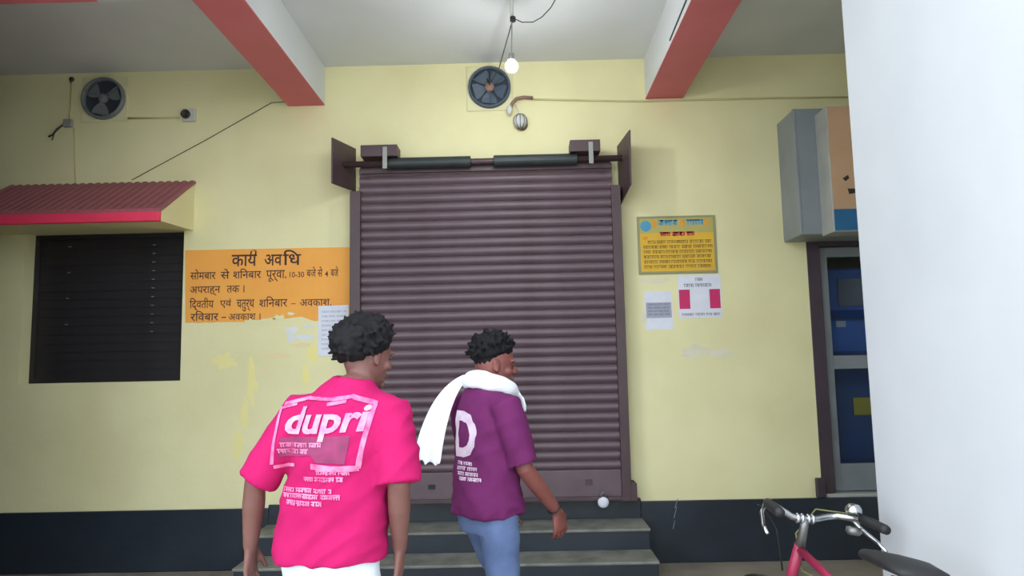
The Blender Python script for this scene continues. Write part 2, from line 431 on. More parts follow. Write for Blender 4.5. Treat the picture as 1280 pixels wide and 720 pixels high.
# ------------------------------------------------------------------ painted opening-hours sign
sg = thing('painted_notice', 'orange opening-hours notice painted on the wall with dark Hindi lettering', 'sign', (-1.97, WY, 1.872))
rng = random.Random(3); low = []
n = 26
for i in range(n + 1):
    x = -1.308 - (1.322) * i / n
    z = 1.872 + (rng.uniform(-.004, .006))
    if .25 < i / n < .62: z += rng.uniform(0, .035)
    low.append((x, WY, z))
MB().prism([(-2.646, WY, 2.451), (-1.307, WY, 2.446)] + low, (0, -.003, 0)).build('painted_panel', M['orange'], sg)
ty = WY - .0036
L = MB(); L2_ = MB()
wtext(L, '\u0915\u093e\u092f', -2.275, -2.075, 2.314, 2.405, ty, .012); wtext(L2_, '\u0905\u0935', -2.015, -1.875, 2.314, 2.402, ty, .012)
wtext(L2_, '\u093f\u0927', -1.87, -1.725, 2.314, 2.436, ty, .012)
def reph(mb, x, z, s):
    pts = [(x - s, ty, z + s * .1), (x - s * .9, ty, z + s * .9), (x - s * .2, ty, z + s * 1.2), (x + s * .2, ty, z + s * .8), (x + s * .05, ty, z)]
    for a, c in zip(pts, pts[1:]):
        k = s * .17; mb.add([(a[0] - k, ty, a[2]), (a[0] + k, ty, a[2]), (c[0] + k, ty, c[2]), (c[0] - k, ty, c[2])], [(0, 1, 2, 3)])
reph(L, -2.09, 2.40, .034)
L.build('heading_word', M['ink'], sg); L2_.build('heading_word', M['ink'], sg)
def words(row, z0, z1):
    for (wd, x0, x1, up, dn) in row:
        L = MB(); wtext(L, wd, x0, x1, z0 - dn, z1 + up, ty, .008); L.build('word', M['ink'], sg)
words((('\u0938\u094b\u092e\u092c\u093e\u0930', -2.60, -2.40, .03, 0), ('\u0938\u0947', -2.36, -2.29, .03, 0), ('\u0936\u093f\u0928\u092c\u093e\u0930', -2.26, -2.04, .03, 0),
       ('\u092a\u0942\u0930\u094d\u0935\u093e.', -2.00, -1.84, .01, .03), ('10-30', -1.815, -1.70, -.005, 0), ('\u092c\u091c\u0947 \u0938\u0947', -1.68, -1.555, .03, 0),
       ('4', -1.535, -1.51, -.005, 0), ('\u092c\u091c\u0947', -1.49, -1.43, .03, 0)), 2.215, 2.265)
words((('\u0905\u092a\u0930\u093e\u0939\u094d\u0928', -2.60, -2.36, 0, .02), ('\u0924\u0915 \u0964', -2.31, -2.17, 0, 0)), 2.105, 2.16)
words((('\u093f\u0926\u094d\u0935\u0924\u0940\u092f', -2.60, -2.41, .03, .02), ('\u090f\u0935\u0902', -2.36, -2.27, .02, 0), ('\u091a\u0924\u0941\u0930\u094d\u0925', -2.23, -2.09, .01, .03),
       ('\u0936\u093f\u0928\u092c\u093e\u0930', -2.05, -1.83, .03, 0), ('-', -1.80, -1.765, -.03, -.02), ('\u0905\u0935\u0915\u093e\u0936.', -1.73, -1.485, 0, 0)), 1.985, 2.04)
words((('\u0930\u093f\u0935\u092c\u093e\u0930', -2.59, -2.37, .03, 0), ('-', -2.345, -2.31, -.022, -.02), ('\u0905\u0935\u0915\u093e\u0936 \u0964', -2.29, -2.04, 0, 0)), 1.888, 1.938)
# chipped edge showing the wall colour
for cx, cz, rx, rz, sd in ((-1.89, 1.90, .05, .022, 31), (-1.98, 1.885, .06, .014, 32), (-1.80, 1.93, .025, .012, 33), (-2.12, 1.879, .05, .008, 34)):
    b = MB(); blob(b, cx, cz, rx, rz, WY - .0032, sd, dep=.0008); b.build('chip', M['wall'], sg)

# ------------------------------------------------------------------ papers and notices
def sheet(name, label, cat, x0, x1, z0, z1, m, skew=0.0, y=WY, th=.002):
    t = thing(name, label, cat, ((x0 + x1) / 2, y, z0))
    MB().prism([(x0, y, z1), (x1, y, z1 + skew), (x1, y, z0 + skew), (x0, y, z0)], (0, -th, 0)).build('sheet', m, t)
    return t
rr = random.Random(5)
t = sheet('paper_notice', 'white printed paper pasted beside the orange sign, behind the pink-shirted man', 'paper', -1.585, -1.348, 1.594, 1.985, M['paper'], .004, y=WY - .004)
b = MB()
for i in range(9): scribble(b, -1.56, -1.37, 1.93 - i * .036, 1.945 - i * .036, WY - .0067, rr)
tag(b.build('print', M['paper_grey'], t), kind='stuff')
t = sheet('paper_notice', 'small white paper with a grey printed block, lower left under yellow notice', 'paper', .962, 1.176, 1.745, 2.043, M['paper'], -.003)
MB().box((.972, WY - .0034, 1.835), (1.168, WY - .0022, 1.955)).build('grey_block', M['paper_grey'], t)
b = MB()
for i in range(4): scribble(b, .985, 1.155, 1.932 - i * .026, 1.946 - i * .026, WY - .0041, rr)
tag(b.build('print', M['greyink'], t), kind='stuff')
t = sheet('payment_sticker', 'white payment sticker with two magenta blocks right of the small white paper', 'sticker', 1.225, 1.558, 1.826, 2.162, M['paper'], .004, y=WY - .0005)
for x0, x1 in ((1.232, 1.315), (1.468, 1.55)):
    MB().box((x0, WY - .0042, 1.90), (x1, WY - .0026, 2.05)).build('magenta_block', M['magenta'], t)
b = MB()
scribble(b, 1.27, 1.50, 2.07, 2.095, WY - .0038, rr); scribble(b, 1.36, 1.42, 2.115, 2.14, WY - .0038, rr)
scribble(b, 1.245, 1.54, 1.845, 1.865, WY - .0038, rr)
tag(b.build('print', M['greyink'], t), kind='stuff')
t = thing('notice_board', 'yellow printed notice board with a blue emblem, right of the shutter', 'notice', (1.234, WY, 2.177))
MB().box((.925, WY - .012, 2.176), (1.54, WY, 2.634)).build('frame', M['notice_frame'], t, bevel=.004)
yy = WY - .0135
MB().box((.945, yy, 2.196), (1.52, WY - .011, 2.50)).build('yellow_field', M['notice'], t)
MB().box((.945, yy, 2.50), (1.52, WY - .011, 2.616)).build('header_field', M['notice_head'], t)
MB().lathe([(0.0001, -.0155), (.043, -.0155), (.043, -.013)], (.992, WY, 2.557), 'Y', 24).build('emblem', M['blue'], t)
b = MB(); scribble(b, 1.09, 1.245, 2.56, 2.602, WY - .0145, rr, t=.012); scribble(b, 1.31, 1.44, 2.56, 2.602, WY - .0145, rr, t=.012)
tag(b.build('blue_title', M['blue'], t), kind='stuff')
for x in (1.06, 1.275, 1.47):
    b = MB(); blob(b, x, 2.575, .016, .032, WY - .0136, int(x * 100), 12, .15); b.build('orange_mark', M['orangedot'], t)
b = MB(); blob(b, .985, 2.46, .022, .016, WY - .0136, 77, 12, .15); b.build('orange_mark', M['orangedot'], t)
b = MB(); scribble(b, 1.10, 1.36, 2.475, 2.507, WY - .0145, rr, t=.013); tag(b.build('red_heading', M['red'], t), kind='stuff')
b = MB()
for i in range(6): scribble(b, 1.0 if i == 0 else .965, 1.50, 2.415 - i * .039, 2.44 - i * .039, WY - .0145, rr, word=.35)
tag(b.build('body_text', M['oliveink'], t), kind='stuff')

# ------------------------------------------------------------------ louvred window, awning
wi = thing('louvred_window', 'black closed louvred window under the red awning', 'window', (-3.29, WY + .12, 1.427))
x0, x1, z0, z1 = WIN
YW = WY + .12
MB().box((x0, YW, z0), (x0 + .04, YW + .05, z1)).build('frame_stile', M['window'], wi)
MB().box((x1 - .04, YW, z0), (x1, YW + .05, z1)).build('frame_stile', M['window'], wi)
MB().box((x0 + .04, YW, z0), (x1 - .04, YW + .05, z0 + .035)).build('frame_rail', M['window'], wi)
MB().box((x0 + .04, YW, z1 - .035), (x1 - .04, YW + .05, z1)).build('frame_rail', M['window'], wi)
MB().box((x0, YW + .05, z0), (x1, YW + .06, z1)).build('backing', M['recess'], wi)
nl = 16; p = (z1 - z0 - .07) / nl
lo = MB().prism([(-.595, -.004, -.004), (-.595, .004, p * 1.02), (-.595, .010, p * 1.02), (-.595, .002, -.004)], (1.19, 0, 0))
lm = lo.mesh('slat'); lm.materials.append(M['window'])
cl = MB().box((-.004, -.012, .012), (.012, .0, .022)); cm = cl.mesh('clip'); cm.materials.append(M['plastic_grey'])
for i in range(nl):
    o = link('slat', lm, None, wi); o.location = (-.005, .012, .035 + p * i)
    if i > 4:
        for cx_ in ((.33,) if i % 3 else (.33, -.36)):
            c = link('clip', cm, None, o); c.location = (cx_, 0, 0); c.scale = (1.3, 1, .5)

aw = thing('window_awning', 'maroon ribbed window awning with a bright red front edge', 'awning', (-3.3, WY, 2.57))
A0, A1 = -4.09, -2.575
front = 5.08
zt, zf, zb = 3.003, 2.676, 2.578
MB().prism([(A0, WY, zt - .02), (A0, front + .01, zf - .02), (A0, front + .01, zb + .005), (A0, WY, zb + .03)], (A1 - A0 - .012, 0, 0)).build('cheek', M['wall'], aw)
nr = 24; rw = (A1 - A0) / nr
rib = MB()
dv = Vector((0, front - .03 - WY, (zf - zt) * 1.055)); q = []
for k in range(7):
    a = k / 6; q.append((rw * a, .014 * abs(math.sin(math.pi * a)) ** .7))
pts = [(u, 0, h) for u, h in q] + [(rw, 0, -.012), (0, 0, -.012)]
rib.prism(pts, dv); rm = rib.mesh('rib_sheet'); rm.materials.append(M['awning'])
for i in range(nr):
    o = link('rib_sheet', rm, None, aw); o.location = (A0 + rw * i + 3.3, 0, zt - 2.57)
MB().box((A0, front - .03, zb), (A1 - .012, front + .01, zf - .006)).build('front_edge', M['awning_edge'], aw, bevel=.006)

# ------------------------------------------------------------------ exhaust fans
def fan(label, cx, cz, r, mring, mblade, mhub, nblade, back, rot):
    t = thing('exhaust_fan', label, 'fan', (cx, WY, cz - r - .03), group=None)
    y = WY
    MB().box((cx - r - .02, y - .012, cz - r - .02), (cx + r + .02, y, cz + r + .02)).build('surround', M['frame_cream'], t, bevel=.005)
    MB().lathe([(r - .016, -.013), (r - .016, -.05), (r - .006, -.058), (r + .004, -.05), (r + .004, -.012)], (cx, y, cz), 'Y', 40).build('ring', mring, t, smooth=True)
    MB().lathe([(.0005, -.0135), (r - .012, -.0135)], (cx, y, cz), 'Y', 40).build('recess', back, t)  # flat dark disc, its colour stands in for the shaded hole
    bl = MB(); n = 8
    for s_, (ra, rb) in enumerate(((.035, r - .022),)):
        vs = []; fs = []
        for i in range(6):
            rad = ra + (rb - ra) * i / 5
            half = R(20 + 9 * math.sin(math.pi * i / 5) + 5 * i / 5)
            for s2, tw in ((-1, -.009), (1, .009)):
                a = s2 * half; vs.append((rad * math.cos(a), -.031 + tw, rad * math.sin(a)))
        for i in range(5): fs.append((2 * i, 2 * i + 1, 2 * i + 3, 2 * i + 2))
        k = len(vs); vs += [(a, b - .002, c) for a, b, c in vs]; fs += [tuple(k + j for j in reversed(f)) for f in fs]
        bl.add(vs, fs)
    bm_ = bl.mesh('blade', None, False); bm_.materials.append(mblade)
    for i in range(nblade):
        o = link('blade', bm_, None, t); o.location = (0, 0, r + .03); o.rotation_euler = (0, R(rot) + 2 * math.pi * i / nblade, 0)
    MB().lathe([(.0005, -.05), (.032, -.048), (.038, -.04), (.038, -.02)], (cx, y, cz), 'Y', 20).build('hub', mhub, t, smooth=True)
    for a in (35, 155, 275):
        d = Vector((math.cos(R(a)), 0, math.sin(R(a))))
        c = Vector((cx, y - .05, cz)); MB().tube([c + d * .03, c + d * (r - .008)], .0035, 6).build('strut', mring, t)
    return t
fan('grey exhaust fan with pale blades high on the wall above the red awning', -3.332, 3.702, .168, M['fan_grey'], M['fan_grey'], M['fan_grey'], 3, M['fan_dark'], 100)
fan('blue grey exhaust fan high on the wall behind the lit bulb', -.214, 3.712, .166, M['fan_blue'], M['fan_blue'], M['fan_brown'], 5, M['fan_dark'], 20)

# ------------------------------------------------------------------ electrical bits on the wall
def cable(name, label, pts, r, m, n=8):
    b = MB(); b.tube(pts, r, n); o = b.build(name, m, None, smooth=True); tag(o, label, 'cable'); return o
cable('conduit', 'thin horizontal conduit from the left fan to the square socket', [(-3.14, WY - .008, 3.540), (-2.72, WY - .008, 3.532)], .008, M['wire_tan'])
t = thing('junction_box', 'white square junction box with a dark round socket, left of the red beam', 'junction box', (-2.635, WY, 3.50))
MB().box((-2.69, WY - .035, 3.495), (-2.585, WY, 3.60)).build('box', M['plastic'], t, bevel=.006)
MB().lathe([(.036, -.034), (.036, -.055), (.026, -.058), (.026, -.05), (.0005, -.05)], (-2.655, WY, 3.55), 'Y', 20).build('socket', M['wire'], t, smooth=True)
t = thing('junction_box', 'small grey junction box with loose wires left of the upper fan', 'junction box', (-3.615, WY, 3.47))
MB().box((-3.655, WY - .03, 3.475), (-3.585, WY, 3.54)).build('box', M['plastic_grey'], t, bevel=.006)
MB().tube([(-3.65, WY - .02, 3.50), (-3.70, WY - .03, 3.455), (-3.73, WY - .03, 3.41), (-3.77, WY - .02, 3.40)], .007, 8).build('loose_wire', M['wire'], t, smooth=True)
MB().tube([(-3.66, WY - .02, 3.49), (-3.72, WY - .025, 3.43), (-3.74, WY - .02, 3.37)], .004, 8).build('loose_wire', M['wire'], t, smooth=True)
t = thing('wall_hook', 'dark hook in the wall above the small grey junction box', 'hook', (-3.607, WY, 3.86))
MB().ball((-3.607, WY - .015, 3.876), (.02, .015, .02), 12, 8).build('hook_head', M['wire'], t, smooth=True)
MB().tube([(-3.607, WY - .02, 3.876), (-3.607, WY - .03, 3.855), (-3.600, WY - .03, 3.842)], .006, 8).build('hook_tip', M['wire'], t, smooth=True)
cable('wire', 'thin wire from the dark hook down to the small grey junction box', [(-3.612, WY - .006, 3.85), (-3.617, WY - .006, 3.54)], .005, M['wire_tan'])
cable('wire', 'thin vertical wire from the small junction box down to the awning', [(-3.575, WY - .005, 3.475), (-3.563, WY - .005, 3.3), (-3.545, WY - .005, 3.02)], .005, M['wire_tan'])
cable('wire', 'slanting thin wire from the red awning up to the left red beam', [(-3.09, WY - .006, 3.03), (-2.5, WY - .006, 3.345), (-1.975, WY - .006, 3.640), (-1.845, WY - .006, 3.645)], .003, M['wire'])
cable('conduit', 'thin horizontal conduit from the bracket lamp toward the right corner', [(.12, WY - .008, 3.612), (1.03, WY - .008, 3.572), (2.0, WY - .008, 3.572), (3.2, WY - .008, 3.56)], .008, M['wire_tan'])
b = MB().box((-4.35, WY - .10, 3.74), (-4.205, WY, 3.90))
t = thing('meter_box', 'dark box on the wall cut off at the left photo edge', 'box', (-4.28, WY, 3.74))
b.build('box', M['recess'], t, bevel=.005); MB().box((-4.34, WY - .107, 3.755), (-4.215, WY - .10, 3.885)).build('lid', M['window'], t, bevel=.003)

bl = thing('bracket_lamp', 'grey wall bracket with a round caged lamp below the middle fan', 'lamp', (.02, WY, 3.36))
MB().tube([(.13, WY - .02, 3.618), (.06, WY - .03, 3.622), (.0, WY - .05, 3.605), (-.035, WY - .07, 3.56), (-.05, WY - .075, 3.52)], .014, 10).build('arm', M['fan_brown'], bl, smooth=True)
MB().ball((-.057, WY - .075, 3.505), (.024, .024, .04), 14, 10).build('lamp_holder', M['plastic'], bl, smooth=True)
MB().tube([(-.01, WY - .05, 3.56), (.015, WY - .05, 3.5), (.022, WY - .05, 3.46)], .004, 8).build('hanging_wire', M['plastic'], bl, smooth=True)
hd = MB().ball((.026, WY - .06, 3.415), (.055, .045, .058), 16, 12).build('lamp_head', M['plastic'], bl, smooth=True)
for k in range(5):
    a = R(-70 + 35 * k); cc = []
    for i in range(9):
        th = math.pi * (i / 8) - math.pi / 2
        cc.append((.026 + .058 * math.cos(th) * math.sin(a), WY - .06 - .048 * math.cos(th) * math.cos(a), 3.415 + .061 * math.sin(th)))
    MB().tube(cc, .003, 6).build('cage_bar', M['steel'], hd, smooth=True)
MB().lathe([(.03, -.02), (.045, -.008), (.045, .0)], (.04, WY, 3.40), 'Y', 20).build('back_plate', M['fan_brown'], bl, smooth=True)

# hanging bulb
hb = thing('hanging_bulb', 'lit white bulb hanging from the ceiling in front of the middle fan', 'lamp', (-.022, 4.5, 3.38))
MB().tube([(-.016, 4.5, 3.93), (-.018, 4.5, 3.765)], .012, 12).build('down_rod', M['plastic'], hb, smooth=True)
MB().lathe([(.0005, 0), (.04, 0), (.035, -.02), (.012, -.03)], (-.016, 4.5, 3.93), 'Z', 20).build('ceiling_rose', M['plastic'], hb, smooth=True)
MB().tube([(-.018, 4.5, 3.77), (-.021, 4.502, 3.62), (-.026, 4.5, 3.50)], .004, 8).build('flex', M['plastic_grey'], hb, smooth=True)
MB().lathe([(.006, .135), (.018, .13), (.019, .075), (.022, .06)], (-.027, 4.5, 3.38), 'Z', 20).build('lamp_holder', M['plastic_grey'], hb, smooth=True)
bulb = MB().lathe([(.0005, .0), (.02, .003), (.035, .014), (.042, .034), (.040, .052), (.030, .070), (.021, .082)], (-.027, 4.5, 3.385), 'Z', 24).build('bulb', M['bulb'], hb, smooth=True)
kn = MB()
kn.ball((-.012, 4.5, 3.745), (.012, .012, .018), 10, 8)
for i in range(4):
    cc = []
    for j in range(9):
        a = 2 * math.pi * j / 8 + i; cc.append((-.012 + .017 * math.cos(a), 4.5 + .015 * math.sin(a), 3.745 + .016 * math.sin(a * 1.0 + i * 1.6)))
    kn.tube(cc, .003, 6)
kn.build('wire_knot', M['wire'], hb, smooth=True)
ld = bpy.data.lights.new('bulb_light', 'POINT'); ld.energy = 4; ld.color = (.95, .98, 1); ld.shadow_soft_size = .045
lo_ = bpy.data.objects.new('bulb_light', ld); COL.objects.link(lo_); lo_.parent = hb; lo_.location = (-.005, 0, -.06)
cable('wire', 'dark wire from the bulb rod slanting down to the middle fan', [(-.012, 4.5, 3.745), (-.05, 4.65, 3.69), (-.12, 5.0, 3.63), (-.21, 5.48, 3.70), (-.235, 5.56, 3.78)], .004, M['wire'])
cable('wire', 'loose dark wire curving from the bulb rod up to the right', [(-.005, 4.5, 3.75), (.05, 4.5, 3.722), (.12, 4.5, 3.722), (.18, 4.5, 3.755), (.24, 4.5, 3.82), (.30, 4.5, 3.925)], .0035, M['wire'])
cable('wire', 'dark cable running along the side of the right red beam', [(1.030, 3.2, 3.66), (1.030, 4.0, 3.655), (1.031, 4.62, 3.628)], .0045, M['wire'])

# ------------------------------------------------------------------ shutter hood, sign box, glazed door
t = thing('shutter_hood', 'grey sheet metal hood on the wall above the glazed door', 'hood', (2.9, WY, 2.40))
MB().box((2.068, 5.25, 2.403), (3.9, WY, 3.358)).build('hood_shell', M['greybox'], t, bevel=.008)
MB().box((2.064, 5.246, 2.403), (2.085, 5.27, 3.358)).build('corner_strip', M['greybox'], t, bevel=.004)
t = thing('sign_box', 'orange and blue sign box with grey sides, beside the white wall', 'sign', (2.95, 5.04, 2.385))
MB().box((2.222, 5.05, 2.385), (3.9, 5.248, 3.30)).build('box_shell', M['greybox2'], t, bevel=.006)
MB().box((2.232, 5.042, 2.545), (3.89, 5.05, 3.292)).build('orange_face', M['sign_orange'], t)
MB().box((2.232, 5.042, 2.392), (3.89, 5.05, 2.545)).build('blue_band', M['sign_blue'], t)
b = MB()
b.prism([(2.305, 5.0415, 2.765), (2.345, 5.0415, 2.79), (2.352, 5.0415, 2.765), (2.325, 5.0415, 2.745)], (0, -.002, 0))
b.prism([(2.335, 5.0415, 2.69), (2.40, 5.0415, 2.69), (2.40, 5.0415, 2.66), (2.345, 5.0415, 2.65)], (0, -.002, 0))
tag(b.build('lettering', M['window'], t), kind='stuff')

gd = thing('glazed_door', 'glazed aluminium door in a dark maroon frame beside the white wall', 'door', (3.0, WY + .02, .48))
MB().box((2.24, WY + .002, .48), (2.345, WY + .12, 2.46)).build('frame_post', M['doorframe'], gd, bevel=.006)
MB().box((3.65, WY + .002, .48), (3.75, WY + .12, 2.46)).build('frame_post', M['doorframe'], gd, bevel=.006)
MB().box((2.345, WY + .002, 2.37), (3.65, WY + .12, 2.46)).build('frame_head', M['doorframe'], gd, bevel=.006)
MB().box((2.19, WY - .04, .455), (2.26, WY + .0, .60)).build('frame_foot', M['doorframe'], gd, bevel=.008)
d0, d1 = WY + .07, WY + .11
for nm, a in (('door_stile', (2.347, .485, 2.425, 2.368)), ('door_stile', (3.57, .485, 3.648, 2.368)), ('top_rail', (2.425, 2.29, 3.57, 2.368)),
              ('middle_rail', (2.425, 1.41, 3.57, 1.515)), ('bottom_rail', (2.425, .485, 3.57, .69))):
    MB().box((a[0], d0, a[1]), (a[2], d1, a[3])).build(nm, M['alu'], gd, bevel=.004)
MB().box((2.425, d0 + .015, 1.515), (3.57, d0 + .021, 2.29)).build('glass_pane', M['glass'], gd)
MB().box((2.425, d0 + .015, .69), (3.57, d0 + .021, 1.41)).build('glass_pane', M['glass'], gd)
# booth behind the door
rm_ = MB()
rm_.box((2.24, WY, .40), (3.75, WY + .25, .479)); rm_.box((1.9, WY + .25, .38), (4.2, 7.4, .48)); rm_.box((1.9, WY + .25, 2.5), (4.2, 7.4, 2.6)); rm_.box((1.9, 7.4, .38), (4.2, 7.5, 2.6))
rm_.box((1.8, WY + .25, .38), (1.9, 7.5, 2.6)); rm_.box((4.2, WY + .25, .38), (4.3, 7.5, 2.6))
structure(rm_, 'wall_booth', M['greybox2'])
cm_ = thing('cash_machine', 'blue cash machine behind the glass of the aluminium door', 'cash machine', (2.95, 6.2, .48))
MB().box((2.50, 6.0, .48), (3.4, 6.7, 1.83)).build('cabinet', M['machine_dark'], cm_, bevel=.02)
MB().box((2.50, 6.15, 1.83), (3.4, 6.7, 2.26)).build('upper_fascia', M['machine'], cm_, bevel=.02)
MB().prism([(2.50, 6.0, 1.83), (2.50, 6.15, 1.90), (2.50, 6.15, 1.83)], (.9, 0, 0)).build('sloped_shelf', M['machine'], cm_)
MB().box((2.50, 5.993, 1.55), (3.4, 6.0, 1.80)).build('keypad_panel', M['machine'], cm_, bevel=.003)
MB().box((2.70, 6.135, 1.93), (3.2, 6.15, 2.17)).build('screen', M['screen'], cm_, bevel=.004)
MB().box((2.70, 5.988, 1.03), (2.86, 6.0, 1.17)).build('yellow_sticker', M['yellowsq'], cm_)
MB().box((2.60, 5.985, 1.75), (2.68, 5.993, 1.80)).build('card_slot', M['plastic'], cm_, bevel=.003)
# ------------------------------------------------------------------ bicycle leaning on the white wall
BK = thing('bicycle', 'maroon bicycle with chrome handlebar leaning on the white wall', 'bicycle', (1.035, 1.99, 0.0))
BK.rotation_euler = (0, R(8), R(9)); BK.rotation_mode = 'YXZ'
BK.rotation_mode = 'XYZ'
def bk(mb, name, m, parent=None, smooth=True): return mb.build(name, m, parent or BK, smooth=smooth, local=True)
RA, FA, BB, SC, HT, HB = (0, 0, .31), (0, 1.02, .31), (0, .44, .29), (0, .30, .68), (0, .80, .80), (0, .855, .64)
for ax in (RA, FA):
    wl = MB()
    wl.lathe([(.268, -.010), (.280, -.013), (.283, .0), (.280, .013), (.268, .010)], ax, 'X', 40)
    wo = bk(wl, 'wheel_rim', M['chrome'])
    ty_ = MB(); cs = [(ax[0], ax[1] + .294 * math.cos(2 * math.pi * i / 40), ax[2] + .294 * math.sin(2 * math.pi * i / 40)) for i in range(41)]
    ty_.tube(cs, .016, 8, cap=False, ref=(1, 0, 0)); bk(ty_, 'tyre', M['black'], wo)
    hu = MB(); hu.tube([(-.05, ax[1], ax[2]), (.05, ax[1], ax[2])], .014, 10); bk(hu, 'hub', M['chrome'], wo)
    for i in range(20):
        a = 2 * math.pi * i / 20; sp = MB()
        sp.tube([(.025 * (1 if i % 2 else -1), ax[1] + .014 * math.cos(a + .6), ax[2] + .014 * math.sin(a + .6)), (0, ax[1] + .272 * math.cos(a), ax[2] + .272 * math.sin(a))], .0014, 5)
        bk(sp, 'spoke', M['steel'], wo)
    mg = MB(); arc = (20, 200) if ax is RA else (10, 150)
    cs = [(0, ax[1] + .322 * math.cos(R(arc[0] + (arc[1] - arc[0]) * i / 20)), ax[2] + .322 * math.sin(R(arc[0] + (arc[1] - arc[0]) * i / 20))) for i in range(21)]
    mg.tube(cs, .026, 10, ref=(1, 0, 0), flat=.22); bk(mg, 'mudguard', M['black'])
fr = MB()
fr.tube([HT, SC], .015, 12); fr.tube([HB, BB], .017, 12); fr.tube([SC, BB], .016, 12); fr.tube([(0, .795, .815), (0, .865, .615)], .020, 12)
for s in (-1, 1):
    fr.tube([(s * .014, .302, .66), (s * .05, 0, .31)], .009, 8); fr.tube([(s * .02, .43, .29), (s * .05, 0, .31)], .010, 8)
bk(fr, 'frame', M['bike_red'])
fk = MB()
fk.tube([(-.055, .87, .63), (.055, .87, .63)], .014, 8)
for s in (-1, 1): fk.tube([(s * .045, .868, .63), (s * .05, .93, .48), (s * .052, .985, .37), (s * .052, 1.02, .31)], [.012, .012, .010, .009], 8)
bk(fk, 'fork', M['bike_red'])
sm_ = MB(); sm_.tube([(0, .793, .81), (0, .775, .885), (0, .775, .915)], [.018, .015, .018], 12); bk(sm_, 'stem', M['steel'])
hbm = MB()
bar = [(-.200, .60, .955), (-.195, .66, .962), (-.178, .73, .968), (-.14, .785, .96), (-.09, .79, .938), (-.05, .778, .917), (0, .775, .913), (.05, .778, .917), (.09, .79, .925), (.14, .785, .935), (.178, .73, .940), (.195, .66, .938), (.200, .60, .932)]
hbm.tube(bar, .0125, 12); hbo = bk(hbm, 'handlebar', M['chrome'])
cl_ = MB()
for dx in (-.03, -.012, .012, .03): cl_.tube([(dx - .004, .776, .914), (dx + .004, .776, .914)], .019, 12)
bk(cl_, 'clamp', M['chrome'], hbo)
for s in (-1, 1):
    g = MB(); dz = 0 if s < 0 else -.024; g.tube([(s * .200, .585, .953 + dz), (s * .200, .60, .955 + dz), (s * .193, .67, .963 + dz), (s * .184, .71, .967 + dz)], [.015, .018, .018, .016], 12); bk(g, 'grip', M['black'], hbo)
    lv = MB(); lv.tube([(s * .175, .745, .955 + dz), (s * .195, .73, .93 + dz), (s * .222, .66, .895 + dz), (s * .226, .62, .875 + dz)], [.010, .008, .007, .006], 8); bk(lv, 'brake_lever', M['chrome'], hbo)
be = MB(); be.lathe([(.0005, .032), (.018, .028), (.028, .014), (.030, 0), (.027, -.004), (.0005, -.004)], (.165, .73, .962), 'Z', 20); bk(be, 'bell', M['chrome'], hbo)
be = MB(); be.lathe([(.012, 0), (.026, -.004), (.028, -.02), (.02, -.03), (.0005, -.032)], (.150, .70, .915), 'Z', 20); bk(be, 'bell_base', M['steel'], hbo)
cb = MB(); cb.tube([(-.20, .75, .95), (-.12, .86, .93), (-.05, .88, .85), (-.02, .87, .70)], .0035, 6); bk(cb, 'brake_cable', M['black'])
cb = MB(); cb.tube([(.20, .75, .95), (.10, .87, .94), (.03, .88, .84), (.02, .80, .72), (.015, .6, .72)], .0035, 6); bk(cb, 'brake_cable', M['bike_olive'])
sp_ = MB(); sp_.tube([SC, (0, .275, .80), (0, .262, .845)], .0125, 10); bk(sp_, 'seat_post', M['chrome'])
sd = MB(); sd.limb([(0, .14, .885), (0, .20, .89), (0, .28, .885), (0, .36, .88), (0, .41, .875)], [(.085, .022), (.088, .026), (.062, .026), (.032, .022), (.022, .018)], 16, ref=(1, 0, 0))
bk(sd, 'saddle', M['black'])
ch = MB(); ch.lathe([(.03, .038), (.085, .038), (.088, .040), (.085, .043), (.03, .043)], BB, 'X', 28); bk(ch, 'chainring', M['steel'])
for s, a in ((1, 40), (-1, 220)):
    d = Vector((0, math.cos(R(a)), math.sin(R(a)))); c = Vector(BB)
    k = MB(); k.tube([c + Vector((s * .05, 0, 0)), c + Vector((s * .06, 0, 0)) + d * .16], .009, 8); ko = bk(k, 'crank', M['steel'])
    p_ = c + Vector((s * .11, 0, 0)) + d * .16
    k = MB(); k.box(p_ - Vector((.045, .03, .01)), p_ + Vector((.045, .03, .01))); bk(k, 'pedal', M['black'], ko, False)
rk = MB()
for s in (-1, 1): rk.tube([(s * .06, .18, .66), (s * .06, -.22, .66), (s * .05, 0, .33)], .006, 6)
for i in range(5): rk.tube([(-.06, .16 - .09 * i, .66), (.06, .16 - .09 * i, .66)], .005, 6)
bk(rk, 'rear_rack', M['steel'])
